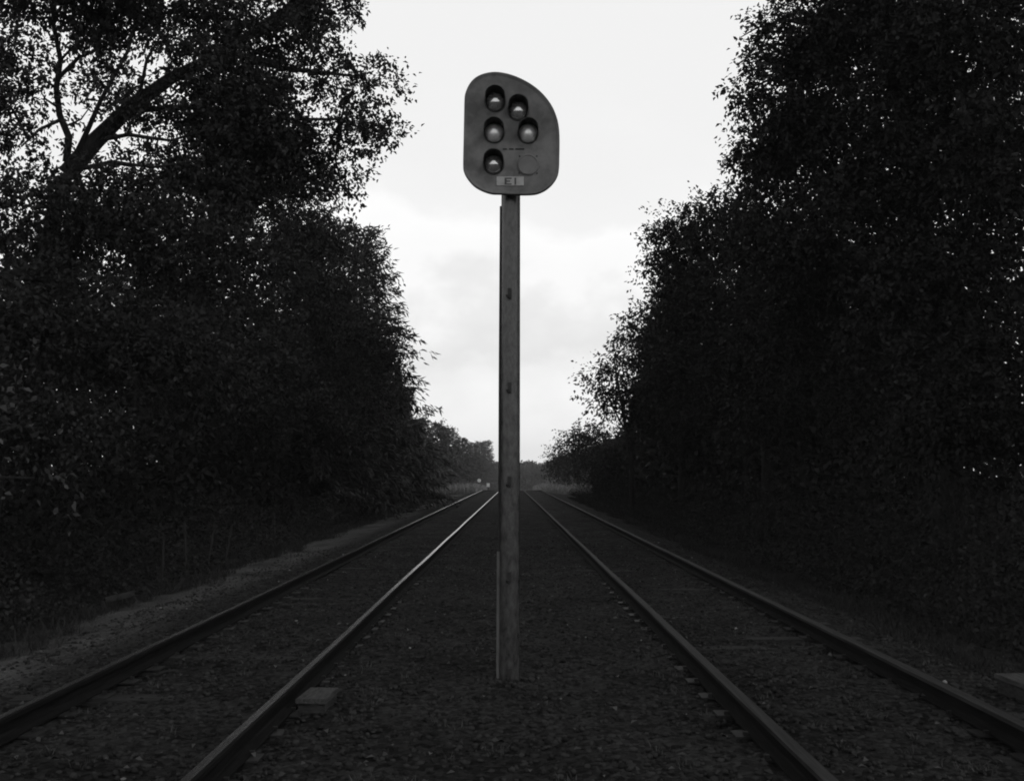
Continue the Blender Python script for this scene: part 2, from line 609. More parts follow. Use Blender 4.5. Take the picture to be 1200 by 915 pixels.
def conifer(name, label, base, h, r, leaf, n_wh, per, k, mat="needle", bare=.12, group=None, curve=.8, lean=0.0, irregular=.25, aspect=.22):
    z0 = gz(*base)
    root = thing(name, label, "tree", (base[0], base[1], z0), group)
    mb = MB()
    mb.tube([(base[0], base[1], z0 - .1), (base[0] + lean * .5, base[1], z0 + h * .5), (base[0] + lean, base[1], z0 + h)], [h * .016, h * .01, .01], 7)
    local(mb.build("trunk", M["bark"], None, smooth=True), root)
    C, D, T = [], [], []
    A, B = [], []
    for i in range(n_wh):
        t = bare + (1 - bare) * i / n_wh
        z = z0 + h * t
        cx = base[0] + lean * t
        rr = r * (1 - (t - bare) / (1 - bare)) ** curve + .04 * r
        a0 = RNG.uniform(0, 6.28)
        for j in range(per):
            a = a0 + j * 6.283 / per + RNG.normal(0, .25)
            ln = rr * RNG.uniform(1 - irregular, 1 + irregular)
            d = np.array([math.cos(a), math.sin(a), -.22 + .5 * t + RNG.normal(0, .08)])
            p0 = np.array([cx, base[1], z + RNG.normal(0, .25 * h / n_wh)])
            A.append(p0); B.append(p0 + d * ln)
            m = max(2, int(k * ln / r))
            for q in np.linspace(.22, 1, m):
                C.append(p0 + d * ln * q)
                sd = d + RNG.normal(0, .45, 3) * np.array([1, 1, .35])
                D.append(sd); T.append(leaf * 2.2 * RNG.uniform(.6, 1.2))
    C, D, T = np.array(C), np.array(D), np.array(T)
    V, F = sprays(C, D, T, 9, leaf, aspect=aspect, droop=.15, spread=.55)
    cr = local(np_mesh("crown", V, F, M[mat]), root)
    A, B = np.array(A), np.array(B)
    V, F = twig_prisms(A, B, np.full(len(A), leaf * .12), np.full(len(A), leaf * .03))
    local(np_mesh("branches", V, F, M["bark"]), root)
    return root


# ---- left side: the big overhanging tree
LB = "left of the track"
fork = at(78, 205, 16)
tree("broadleaf_tree", "big spreading tree with a thick leaning limb whose leafy branches overhang the left track",
     (-7.9, 15.6),
     [(-7.7, 15.7, 1.6), (-7.3, 15.9, 4.0), tuple(fork)],
     .30,
     [([fork, at(112, 165, 16), at(150, 128, 16.1), at(200, 92, 16.2), at(262, 62, 16.5), at(335, 12, 17), at(400, -60, 17.2)], .15, .045),
      ([at(78, 190, 16), at(81, 161, 15.9), at(70, 135, 15.9), at(66, 103, 16), at(71, 70, 16.1), at(62, 25, 16.1), at(70, -50, 16.2)], .06, .03),
      ([at(90, 180, 15.9), at(104, 150, 15.8), at(118, 118, 15.7), at(150, 60, 15.6), at(170, -20, 15.5)], .045, .02),
      ([at(68, 92, 16), at(92, 68, 16), at(128, 52, 16.1), at(168, 22, 16.2)], .035, .015),
      ([at(72, 140, 15.9), at(46, 152, 15.5), at(25, 172, 15.2)], .03, .012),
      ([at(66, 103, 16), at(48, 92, 15.8), at(30, 96, 15.6)], .022, .008),
      ([at(70, 72, 16.1), at(88, 52, 16.2), at(96, 30, 16.3)], .022, .008),
      ([at(128, 52, 16.1), at(132, 68, 16.2), at(130, 84, 16.3)], .014, .006),
      ([at(118, 58, 16.1), at(112, 72, 16.2), at(98, 84, 16.2)], .014, .006),
      ([at(150, 128, 16.1), at(165, 105, 16), at(172, 70, 15.9), at(190, 40, 15.9)], .04, .014),
      ([at(112, 165, 16), at(150, 158, 15.8), at(200, 165, 15.6), at(250, 150, 15.5)], .04, .012),
      ([at(85, 200, 15.9), at(130, 190, 15.6), at(180, 196, 15.4), at(235, 188, 15.3)], .04, .012),
      ([at(73, 150, 15.9), at(95, 140, 16), at(108, 122, 16.1)], .018, .007),
      ([at(150, 130, 16.1), at(230, 125, 16.6), at(320, 140, 17), at(400, 140, 17.2)], .05, .02),
      ([at(260, 58, 16.5), at(330, 80, 17), at(420, 90, 17.3)], .07, .02)],
     [blob(60, -5, 15.2, 95, 42, 1.3, 320), blob(-4, 110, 14.8, 26, 110, 1.0, 230), blob(180, 2, 16, 95, 38, 1.5, 340),
      blob(300, 15, 17, 80, 55, 1.7, 420), blob(368, -12, 17, 52, 30, 1.2, 150), blob(285, 120, 17, 72, 70, 1.8, 640), blob(325, 190, 17.4, 58, 55, 1.5, 460),
      blob(365, 60, 17, 42, 60, 1.2, 90), blob(405, 110, 17.2, 46, 55, 1.2, 84), blob(394, 180, 17.3, 44, 45, 1.0, 72),
      blob(432, 160, 17, 20, 28, .7, 40), blob(432, 95, 17, 16, 22, .6, 26), blob(402, 225, 17.2, 14, 16, .6, 22),
      blob(205, 125, 16.2, 55, 34, 1.2, 56), blob(240, 70, 16.0, 45, 36, 1.0, 110), blob(160, 120, 15.7, 46, 20, .5, 46), blob(160, 205, 16.2, 80, 30, 1.2, 80),
      blob(48, 108, 15.6, 30, 25, .7, 26), blob(100, 88, 16.2, 20, 20, .5, 14), blob(130, 75, 16.2, 24, 14, .5, 12), blob(110, 40, 15.8, 45, 14, .8, 22), blob(38, 172, 15.4, 28, 14, .6, 12),
      blob(120, 92, 15.8, 22, 22, .6, 14), blob(260, 165, 16.6, 60, 36, 1.2, 130), blob(250, 215, 16.6, 60, 40, 1.2, 330), blob(110, 235, 15.6, 90, 30, 1.2, 240)],
     .082, 19)

# ---- understorey tree below it
tree("broadleaf_tree", "low bushy tree filling the dark bank beneath the big overhanging tree",
     (-8.6, 13.6), [(-8.5, 13.6, 1.5), (-8.2, 13.7, 3.2), (-7.9, 13.8, 4.6)], .14,
     [([(-8.3, 13.7, 2.6), (-7.4, 13.3, 3.6), (-6.4, 13.2, 4.1)], .06, .02)],
     [blob(70, 270, 14.6, 120, 55, 1.4, 330), blob(220, 290, 15.5, 110, 60, 1.5, 380), blob(70, 380, 13.8, 110, 80, 1.4, 330),
      blob(210, 400, 14.6, 90, 80, 1.4, 300), blob(60, 500, 13.2, 90, 60, 1.2, 180)],
     .075, 26, mat="leaf")

tree("sapling", "slender sapling at the left edge of the view with a few broad pale leaves",
     (-5.55, 10.1), [(-5.5, 10.1, .6), (-5.3, 10.15, 1.4), (-5.1, 10.2, 2.3)], .025,
     [([(-5.35, 10.12, 1.2), (-5.05, 10.1, 1.5), (-4.8, 10.05, 1.55)], .012, .005)],
     [blob(20, 500, 10.2, 35, 35, .35, 10), blob(40, 560, 10.1, 40, 35, .35, 10), blob(10, 440, 10.3, 30, 40, .35, 10)],
     .085, 7, mat="grass", cat="tree")

tree("broadleaf_tree", "dense round-topped dark tree behind the overhanging branches, near the tall conifer",
     (-9.5, 30), [(-9.3, 30, 3), (-9, 30.2, 6), (-8.6, 30.2, 9.5)], .24,
     [([(-9, 30.1, 4), (-7.5, 29.5, 6.5), (-6.2, 29.3, 8)], .09, .03)],
     [blob(330, 270, 30, 75, 55, 2.2, 560), blob(370, 330, 30, 75, 70, 2.2, 560), blob(240, 330, 29, 90, 70, 2.2, 450),
      blob(400, 430, 33, 70, 80, 2.2, 460), blob(280, 450, 28, 110, 80, 2.2, 500), blob(370, 272, 31, 30, 28, 1.2, 90), blob(440, 405, 34, 26, 40, 1.2, 110)],
     .11, 18, mat="leaf")

conifer("conifer_tree", "tall ragged conifer at the end of the left tree wall with drooping branch tips",
        (-7.3, 49), 13.4, 3.7, .34, 44, 9, 11, "needle", bare=.04, curve=.72)
conifer("conifer_tree", "shorter conifer beside the tall ragged one, with its broken top against the cloud",
        (-8.0, 42), 11.3, 3.4, .30, 36, 9, 10, "needle", bare=.05, curve=.6)
tree("broadleaf_tree", "mid-height bushy tree standing just in front of the tall ragged conifer",
     (-8.3, 37), [(-8.2, 37, 2), (-7.9, 37, 4.5), (-7.6, 37, 7)], .16,
     [([(-8, 37, 3), (-7, 36.8, 4.6), (-6.2, 36.6, 5.2)], .06, .02)],
     [blob(400, 390, 37, 45, 60, 1.6, 300), blob(420, 470, 40, 50, 60, 1.6, 300), blob(425, 300, 40, 24, 30, 1.2, 90)],
     .14, 13, mat="leaf")

# ---- right side
tree("broadleaf_tree", "huge dark tree on the right bank with drooping leafy branches against the sky",
     (7.6, 18.5), [(7.5, 18.5, 2), (7.3, 18.5, 5), (7.0, 18.6, 8), (6.6, 18.8, 11)], .32,
     [([(7.3, 18.5, 4.5), (6.2, 18.8, 6.6), (5.2, 19, 7.6)], .12, .04),
      ([(7.1, 18.5, 7), (5.8, 18.6, 8.6), (4.6, 18.8, 9.4)], .10, .03),
      ([at(960, 30, 18.3), at(915, 24, 18.2), at(885, 34, 18.2), at(868, 44, 18.2)], .03, .008),
      ([at(960, 60, 18.3), at(912, 52, 18.2), at(882, 64, 18.2), at(866, 74, 18.2)], .03, .008),
      ([at(960, 95, 18.4), at(912, 90, 18.4), at(882, 102, 18.4), at(864, 112, 18.4)], .03, .008),
      ([at(950, 118, 18.4), at(905, 116, 18.4), at(880, 126, 18.4), at(860, 136, 18.4)], .03, .008)],
     [blob(1010, 10, 18, 95, 70, 1.8, 700), blob(1120, 40, 17, 110, 90, 1.8, 700), blob(962, 60, 18.5, 50, 60, 1.3, 360),
      blob(942, 150, 19, 58, 60, 1.4, 460), blob(905, 190, 19.5, 38, 42, 1.1, 230), blob(1060, 160, 18, 110, 90, 1.8, 700),
      blob(1150, 210, 16.5, 90, 110, 1.8, 500), blob(990, 270, 18.5, 110, 80, 1.8, 560), blob(905, 275, 20, 48, 55, 1.4, 330),
      blob(922, 28, 18.2, 22, 5, .4, 30), blob(896, 36, 18.2, 12, 4, .2, 18), blob(912, 55, 18.2, 20, 5, .4, 26), blob(890, 66, 18.2, 11, 4, .2, 18),
      blob(910, 92, 18.4, 22, 6, .4, 26), blob(884, 104, 18.4, 14, 5, .3, 22), blob(884, 126, 18.4, 14, 4, .3, 18),
      blob(1080, 340, 17, 120, 90, 1.6, 500), blob(1040, 120, 22, 120, 150, 1.4, 900), blob(1180, 120, 20, 60, 160, 1.4, 600),
      blob(1000, 380, 22, 150, 120, 1.6, 800), blob(1130, 470, 16, 100, 110, 1.4, 600), blob(940, 330, 23, 70, 60, 1.4, 320)],
     .088, 20, mat="leaf_dark", droop=.5)
tree("broadleaf_tree", "rounded dark tree stepping down between the huge dark tree and the airy one",
     (7.4, 31), [(7.4, 31, 2), (7.2, 31, 5), (6.8, 31, 8)], .2,
     [([(7.2, 31, 4), (6, 31, 6.4), (5, 31, 7.2)], .08, .03)],
     [blob(845, 265, 30, 50, 45, 1.8, 420), blob(800, 290, 31, 42, 45, 1.6, 330), blob(786, 302, 32, 20, 34, 1.0, 60),
      blob(800, 350, 31, 38, 45, 1.6, 320), blob(880, 350, 29, 80, 80, 2.0, 560), blob(830, 430, 31, 70, 80, 1.8, 480),
      blob(930, 440, 27, 90, 90, 2.0, 560)],
     .12, 14, mat="leaf_dark")
tree("broadleaf_tree", "thin airy tree on the right bank, sky showing between its leaf clusters",
     (5.6, 50), [(5.6, 50, 2), (5.2, 50, 4.5), (4.8, 50, 7)], .13,
     [([(5.4, 50, 3.4), (4.6, 50, 5), (4.2, 50, 5.8)], .05, .02)],
     [blob(713, 440, 50, 22, 32, .9, 60), blob(722, 480, 50, 24, 22, .9, 60), blob(750, 402, 49, 20, 24, .9, 90),
      blob(752, 374, 48, 15, 14, .7, 34), blob(718, 420, 50, 10, 12, .5, 16)],
     .19, 12, mat="leaf")
tree("broadleaf_tree", "broad dark tree just behind the thin airy one",
     (7.0, 44), [(7, 44, 2), (6.8, 44, 4.5), (6.5, 44, 7.5)], .18,
     [([(6.9, 44, 3.4), (6, 44, 5.4), (5.2, 44, 6.4)], .07, .03)],
     [blob(775, 400, 44, 34, 55, 1.8, 420), blob(800, 350, 43, 34, 40, 1.6, 260), blob(760, 460, 45, 36, 60, 1.8, 380), blob(830, 480, 42, 70, 70, 2, 480)],
     .15, 13, mat="leaf_dark")
tree("bush", "tall rounded bush at the foot of the right tree wall near the rails",
     (7.0, 78), [(7, 78, 1), (6.8, 78, 2.4), (6.7, 78, 4)], .1, [],
     [blob(688, 518, 76, 30, 22, 1.6, 300), blob(705, 545, 74, 30, 28, 1.6, 300), blob(730, 540, 70, 36, 36, 1.8, 340)],
     .19, 12, mat="leaf", cat="bush")
tree("bush", "low ragged bush reaching towards the rails beyond the tall rounded one",
     (5.6, 104), [(5.6, 104, 1), (5.4, 104, 2), (5.2, 104, 3)], .08, [],
     [blob(662, 535, 104, 22, 10, 1.6, 150), blob(668, 552, 102, 28, 16, 1.8, 240), blob(649, 541, 106, 10, 5, 1.0, 40)],
     .22, 10, mat="leaf", cat="bush")

# ---- the far pines beyond the left wall
far = [(-9.5, 92, 5.6, "dark stubby pine next to the tall conifer, first of the far left row"),
       (-9.8, 112, 7.2, "second far pine on the left, slightly taller than the stubby one"),
       (-9.6, 138, 8.4, "far pine with a narrow pointed top in the middle of the left row"),
       (-9.9, 168, 9.5, "far pine with the highest top of the left row"),
       (-9.6, 205, 9.8, "far pine where the left row starts to step down towards the signal pole"),
       (-9.6, 260, 11.3, "small-looking far pine in the dip of the left row"),
       (-9.8, 325, 14.6, "rounded far tree near the pole at the end of the left row"),
       (-9.0, 390, 18.3, "last far pine on the left, right against the signal pole")]
for x, y, h, lb in far:
    s = y / 100
    conifer("pine_tree", lb, (x, y), h + .3, 2.4 + .22 * s, .24 + .09 * s, 28, 8, 11, "hazed_needle", bare=.02, curve=.95, aspect=.40,
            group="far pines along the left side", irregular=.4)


# ---- the dark woods behind (uncountable), undergrowth and grass
def mass(name, label, pts, leaf, mat, kind="stuff", aspect=.6):
    n = len(pts)
    D = unit(RNG.normal(size=(n, 3)) + np.array([0, 0, -.2]))
    N = unit(RNG.normal(size=(n, 3)) + np.array([0, 0, .5]))
    L = leaf * RNG.uniform(.6, 1.3, n)
    V, F = leaf_quads(pts, D, N, L, L * aspect)
    return tag(np_mesh(name, V, F, M[mat]), label, None, None, kind)


def woods(side, n, x0, x1, y0, y1, hfun, py=1.0):
    y = y0 + (y1 - y0) * RNG.random(n) ** py
    ax = x0 + (x1 - x0) * RNG.random(n) ** 1.3
    h = hfun(y, ax) * (1 + .14 * np.sin(y * .8 + ax) + .08 * np.sin(y * 2.1 + 2 * ax))
    z = ground_z(side * ax, y) + h * RNG.random(n)
    return np.stack([side * ax, y, z], 1)


def h_left(y, ax):
    return np.interp(y, [-32, -8, 6, 12, 40, 75, 92], [4.5, 5, 7, 3.4, 9, 8.5, 3.5])


def h_right(y, ax):
    return np.interp(y, [-32, -8, 8, 20, 30, 40, 50, 60, 66, 92], [5, 6, 9.5, 12.5, 12, 9.3, 9.6, 8.4, 4.2, 3.2])


def woods_leaf(p):
    return np.clip(.035 + .0056 * np.hypot(p[:, 0], p[:, 1]), .09, .5)


pl = np.concatenate([woods(-1, 150000, 7.6, 22, 9, 92, h_left, 1.5), woods(-1, 9000, 7.0, 20, -32, 8, h_left)])
mass("woods", "black tangle of leaves filling the woods behind the left trees", pl, woods_leaf(pl), "leaf_dark")
pr = np.concatenate([woods(1, 190000, 7.0, 22, 9, 92, h_right, 1.5), woods(1, 9000, 6.8, 20, -32, 8, h_right)])
mass("woods", "black tangle of leaves filling the woods behind the right trees", pr, woods_leaf(pr), "leaf_dark")


def under(side, n, y0, y1, x0, x1, h):
    y = y0 + (y1 - y0) * RNG.random(n) ** 1.4
    ax = RNG.uniform(x0, x1, n)
    cl = .35 + .65 * np.clip(np.sin(y * 1.3 + 2 * np.sin(y * .37)) * .5 + .5, 0, 1)
    z = ground_z(side * ax, y) + h * cl * RNG.random(n) * np.clip((ax - x0) / 1.0 + .12, 0, 1)
    return np.stack([side * ax, y, z], 1)


mass("undergrowth", "dark leafy undergrowth along the foot of the left trees", under(-1, 60000, 9, 95, 5.4, 8.4, 1.4), .068, "leaf")
mass("undergrowth", "dark leafy undergrowth along the foot of the right trees", under(1, 70000, 8, 95, 4.9, 8.4, 1.7), .068, "leaf_dark")


def blades(name, label, x, y, h, w, mat):
    n = len(x)
    P = np.stack([x, y, ground_z(x, y) - .01], 1)
    D = unit(np.stack([RNG.normal(0, .35, n), RNG.normal(0, .35, n), np.ones(n)], 1))
    N = unit(np.stack([RNG.normal(size=n), RNG.normal(size=n), np.zeros(n)], 1))
    V, F = leaf_quads(P, D, N, h * RNG.uniform(.5, 1.3, n), w * RNG.uniform(.6, 1.3, n), .1, .25)
    return tag(np_mesh(name, V, F, M[mat]), label, None, None, "stuff")


def bank_grass(label, side, x0, spread, h, mat):
    m = 1500
    cy_ = 7 + 70 * RNG.random(m) ** 1.6
    cx_ = x0 + RNG.exponential(spread, m)
    hh_ = h * RNG.uniform(.4, 1.25, m)
    q = 12
    yy_ = np.repeat(cy_, q) + RNG.normal(0, .07, m * q)
    xx_ = np.repeat(cx_, q) + RNG.normal(0, .07, m * q)
    blades("grass", label, side * (xx_ + .2 * np.sin(yy_)), yy_, np.repeat(hh_, q), np.full(m * q, .011), mat)


bank_grass("thin dark grass along the left bench and bank", -1, 4.9, .6, .19, "leaf")
bank_grass("thin dark grass along the right shoulder and bank", 1, 4.0, .8, .17, "leaf_dark")
# weeds between the tracks, in tufts
tc_ = 420
ty = 5 + 40 * RNG.random(tc_) ** 1.5
tx = RNG.uniform(-4.2, 4.2, tc_)
ok = off_rails(tx, ty, .15)
tx, ty = np.repeat(tx[ok], 14), np.repeat(ty[ok], 14)
tx = tx + RNG.normal(0, .035, len(tx)); ty = ty + RNG.normal(0, .035, len(ty))
blades("weeds", "sparse short weeds in the ballast between the rails", tx, ty, np.full(len(tx), .06), np.full(len(tx), .008), "grass")
# tall grass where the cutting opens out, lit look put into its colour
n = 9000
y = RNG.uniform(88, 150, n)
x = -RNG.uniform(3.3, 9, n) - 0 * y
blades("tall_grass", "lit-toned tall grass where the left bank opens out far down the line", x, y, np.full(n, .85), np.full(n, .09), "lit_tone_grass")
y = RNG.uniform(96, 150, n)
x = RNG.uniform(3.1, 9, n)
blades("tall_grass", "lit-toned tall grass where the right bank opens out far down the line", x, y, np.full(n, .9), np.full(n, .09), "lit_tone_grass")

# fallen leaves
n = 1500
y = 5 + 24 * RNG.random(n) ** 1.4
x = RNG.uniform(-5.2, 5.2, n)
P = np.stack([x, y, ground_z(x, y) + RNG.uniform(.012, .03, n)], 1)
D = unit(np.stack([RNG.normal(size=n), RNG.normal(size=n), RNG.normal(0, .25, n)], 1))
N = unit(np.stack([RNG.normal(0, .4, n), RNG.normal(0, .4, n), np.ones(n)], 1))
V, F = leaf_quads(P, D, N, RNG.uniform(.03, .065, n), RNG.uniform(.02, .04, n), .3, .1)
tag(np_mesh("leaf_litter", V, F, M["litter"]), "small fallen leaves scattered over the ballast", None, None, "stuff")

# far wood closing the view
n = 42000
y = RNG.uniform(440, 480, n)
x = RNG.uniform(-40, 60, n)
h = 12.0 + .5 * np.sin(x * .35) + .4 * np.sin(x * .9 + 1)
mass("far_woods", "far haze-pale wood closing the end of the line beside the pole", np.stack([x, y, crest(y) + h * RNG.random(n)], 1), 1.2, "hazed_leaf")
n = 5000
y = RNG.uniform(120, 400, n)
x = 7 + y * .012 + RNG.uniform(0, 14, n)
h = 4.0 + .8 * np.sin(y * .13) + .021 * (y - 100)
mass("far_woods", "far haze-pale scrub along the right side beyond the low ragged bush", np.stack([x, y, ground_z(x, y) + h * RNG.random(n)], 1), 1.1, "hazed_leaf")


# ------------------------------------------------------------------ tracks
RAIL_PROF = [(-.068, 0), (.068, 0), (.068, .012), (.018, .024), (.009, .034), (.009, .096), (.034, .108), (.036, .134), (.026, .144), (-.022, .144), (-.036, .134), (-.034, .108), (-.009, .096), (-.009, .034), (-.018, .024), (-.068, .012)]


def build_track(side, label, head):
    root = thing("railway_track", label, "railway track", (0, 0, 0))
    yy = np.concatenate([np.arange(-12, 40, 2.0), np.arange(40, 130, 4.0), np.arange(130, 430, 30.0)])
    hg = .77 if side < 0 else .745
    for e in (-hg, hg):
        mb = MB()
        vs, fs, mi = [], [], []
        k = len(RAIL_PROF)
        for q in yy:
            cx = float(track_x(side, q)) + e
            wig = .004 * math.sin(q * .7 + e)
            vs += [(cx + p[0] + wig, q, p[1] + .026 + float(crest(q))) for p in RAIL_PROF]
        for i in range(len(yy) - 1):
            for j in range(k):
                j2 = (j + 1) % k
                fs.append((i * k + j, i * k + j2, (i + 1) * k + j2, (i + 1) * k + j))
                mi.append(1 if j == 8 or (j == 9 and side < 0) or side > 0 and j in (9, 10) else 0)
        mb.v, mb.f, mb.m = vs, fs, mi
        mb.build("rail", [M["rust"], M[head]], root)
    # sleepers
    def sleeper_box(mb, q):
        cx = float(track_x(side, q))
        mb.box((cx + random.uniform(-.05, .05), q, -.064 + float(crest(q))), (2.5 + random.uniform(-.08, .08), .22, .15))
    n_part = 96
    q = 4.0
    for i in range(n_part):
        mb = MB()
        cx = float(track_x(side, q)) + random.uniform(-.05, .05)
        mb.box((0, 0, 0), (2.5 + random.uniform(-.08, .08), .22, .15))
        o = mb.build("sleeper", M["tie"], root, bevel=.012)
        o.location = (cx, q, -.070 + random.uniform(-.014, .008))
        o.rotation_euler = (random.uniform(-.01, .01), 0, random.uniform(-.025, .025))
        if q < 16:
            for e in (-.75, .75):
                pm = MB()
                pm.box((float(track_x(side, q)) + e - cx, 0, -o.location.z + .019), (.30, .17, .012))
                for sx_ in (-1, 1):
                    pm.box((float(track_x(side, q)) + e - cx + sx_ * .085, .05 * sx_, -o.location.z + .034), (.03, .03, .03))
                pm.build("tie_plate", M["iron"], o)
        q += .56
    rest = MB()
    while q < 200:
        sleeper_box(rest, q)
        q += .56
    o = rest.build("sleeper", M["tie"], root)
    o["kind"] = "stuff"
    return root


build_track(-1, "left railway track with a thin bright polished line along each rail head", "polished")
build_track(1, "right railway track with dull dark rusty rails", "dull_head")


# ---------------------------------------------------------------- signal
SD = 8.5                       # distance of the mast
FD = 8.33                      # distance of the signal face
base = at(597, 800, SD)
sig = thing("railway_signal", "tall railway signal on a grey pipe mast, five hooded lamps on a rounded plate", "railway signal",
            (base.x, SD, gz(base.x, SD)))
top = at(598.8, 150, SD)
r_p = .078


def rel(p):
    return Vector(p) - sig.location


mb = MB()
pb = Vector((base.x, SD, gz(base.x, SD) - .1))
mb.tube([rel(pb), rel(pb.lerp(top, .5)), rel(top)], [r_p * 1.03, r_p, r_p * .97], 28)
mb.build("mast", M["pole"], sig, smooth=True)
# cable down the mast's left flank, then a stouter conduit
def flank(py, off):
    p = at(598.8 - (py - 150) * .0028, py, SD)
    return rel(p + Vector((-off, 0, 0)))
mb = MB()
mb.tube([flank(242, r_p + .000), flank(440, r_p + .004), flank(650, r_p + .004)], .011, 8)
cb = mb.build("cable", M["iron"], sig, smooth=True)
mb = MB()
mb.tube([flank(646, r_p + .009), flank(730, r_p + .010), flank(806, r_p + .010)], .016, 10)
mb.build("conduit", M["conduit"], sig, smooth=True)
# step brackets up the face of the mast
for py in (345, 455, 565, 677, 790):
    c = at(597.6 - (py - 150) * .0014, py, SD - r_p)
    c.y = SD - r_p
    mb = MB()
    lc = rel(c)
    mb.box((lc.x, lc.y - .004, lc.z + .004), (.030, .016, .088))
    mb.tube([(lc.x - .006, lc.y - .01, lc.z - .02), (lc.x - .016, lc.y - .05, lc.z - .03), (lc.x - .024, lc.y - .055, lc.z - .012)], .009, 8)
    mb.build("step_bracket", M["iron"], sig, bevel=.002)

# face plate
S = 5.381


def face_pt(cx, cy, d=FD):
    return rel(at(520 + cx / S, 70 + cy / S, d))


OUT = [(130, 260), (135, 215), (155, 165), (185, 125), (225, 98), (275, 82), (330, 77), (390, 85), (450, 103), (510, 130), (560, 160), (610, 200),
       (655, 250), (690, 305), (715, 370), (727, 430), (731, 500), (730, 600), (727, 690), (715, 740), (685, 785), (645, 820), (600, 842), (550, 851),
       (450, 852), (360, 848), (300, 845), (240, 825), (190, 795), (150, 750), (127, 705), (122, 660), (125, 500), (128, 350)]


def smooth_loop(pts, sub=4):
    out = []
    m = len(pts)
    for i in range(m):
        p0, p1, p2, p3 = (Vector(pts[(i + j) % m]) for j in (-1, 0, 1, 2))
        for s in range(sub):
            t = s / sub
            out.append(.5 * ((2 * p1) + (p2 - p0) * t + (2 * p0 - 5 * p1 + 4 * p2 - p3) * t * t + (3 * p1 - p0 - 3 * p2 + p3) * t ** 3))
    return out


OUTS = smooth_loop(OUT)
cen = Vector((425, 480))


def plate_ring(scale_in, dy):
    """The outline drawn in by scale_in (in outline units) and set dy metres back."""
    r = []
    for i, p in enumerate(OUTS):
        t = (OUTS[(i + 1) % len(OUTS)] - OUTS[i - 1]).normalized()
        nrm = Vector((-t.y, t.x))
        q = p + nrm * scale_in
        w = face_pt(q.x, q.y)
        r.append((w.x, w.y + dy, w.z))
    return r


mb = MB()
rings = [plate_ring(26, .006), plate_ring(20, .004), plate_ring(14, -.002), plate_ring(5, -.004), plate_ring(0, .004), plate_ring(0, .03), plate_ring(18, .034)]
nn = len(OUTS)
vs = [v for r_ in rings for v in r_]
fs = []
for i in range(len(rings) - 1):
    for k in range(nn):
        k2 = (k + 1) % nn
        fs.append((i * nn + k, i * nn + k2, (i + 1) * nn + k2, (i + 1) * nn + k))
fs.append(tuple(range(nn))[::-1])
fs.append(tuple((len(rings) - 1) * nn + k for k in range(nn)))
mb.add(vs, fs)
mb.build("face_plate", M["plate"], sig, smooth=True)
yf = face_pt(400, 400).y + .006          # front surface of the plate's field
# case behind the plate and the bracket to the mast
mb = MB()
a, b_ = face_pt(215, 200), face_pt(625, 760)
mb.box(((a.x + b_.x) / 2, yf + .028 + .05, (a.z + b_.z) / 2), (b_.x - a.x, .10, a.z - b_.z))
mb.build("lamp_case", M["case"], sig, bevel=.02)
# lamps
LAMPS = [(325, 263, "lens_dark"), (470, 320, "lens_dark"), (318, 460, "lens_pale"), (532, 463, "lens_pale"), (315, 657, "lens_dark")]
LR = 66 / S * FD / FPX
for cx, cy, lm in LAMPS:
    c = face_pt(cx, cy)
    c.y = yf
    lamp = MB()
    lamp.lathe([(LR * 1.07, .002), (LR * 1.07, -.008), (LR * 1.0, -.010), (LR * .95, -.006), (LR * .95, .002)], 36)
    ring = lamp.build("lamp_ring", M["hood"], sig, smooth=True)
    ring.location = c
    # hood: tube, longer above, cut away below
    hm = MB()
    N_ = 40
    vs, fs = [], []
    for j, (rr) in enumerate((1.0, .955)):
        for side_ in (0, 1):
            for k in range(N_):
                a_ = 2 * math.pi * k / N_
                up_ = math.sin(a_)
                ln = .155 * (0.02 + .98 * max(0.0, min(1.0, (up_ + .72) / 1.15)) ** .8)
                y_ = -.008 if side_ == 0 else -.008 - ln
                f_ = 1.0 if side_ == 0 else 1.0 - .03 * (ln / .155)
                vs.append((LR * rr * f_ * math.cos(a_), y_, LR * rr * f_ * math.sin(a_)))
    for k in range(N_):
        k2 = (k + 1) % N_
        fs.append((k, k2, N_ + k2, N_ + k))
        fs.append((2 * N_ + k, 3 * N_ + k, 3 * N_ + k2, 2 * N_ + k2))
        fs.append((N_ + k, N_ + k2, 3 * N_ + k2, 3 * N_ + k))
    hm.add(vs, fs)
    hm.build("hood", M["hood"], ring, smooth=True)
    lens = MB()
    prof = [(LR * .95 * math.sin(t), .004 - .062 * (math.cos(t) - 0)) for t in np.linspace(math.pi / 2, 0.02, 12)]
    lens.lathe(prof, 32)
    lens.build("lens", M[lm], ring, smooth=True)
# blank cover in the sixth place
c = face_pt(533, 662); c.y = yf
mb = MB()
mb.lathe([(LR * 1.04, .002), (LR * 1.04, -.010), (LR * .98, -.014), (LR * .9, -.014), (LR * .88, -.010), (.001, -.010)], 36)
bl = mb.build("blank_cover", M["blank"], sig, smooth=True)
bl.location = c
for a_ in (0.8, 2.35, 3.9, 5.5):
    mb = MB()
    mb.lathe([(.006, 0), (.006, -.006), (.001, -.007)], 10, c=(LR * 1.2 * math.cos(a_), 0, LR * 1.2 * math.sin(a_)))
    mb.build("bolt", M["iron"], bl)
# three raised dark dashes standing in for an unreadable line of writing
for x0, x1 in ((372, 398), (412, 440), (452, 508)):
    a, b_ = face_pt(x0, 560), face_pt(x1, 567)
    mb = MB()
    mb.box(((a.x + b_.x) / 2, yf - .0015, (a.z + b_.z) / 2), (b_.x - a.x, .005, a.z - b_.z))
    mb.build("writing_dash", M["writing_dash"], sig)
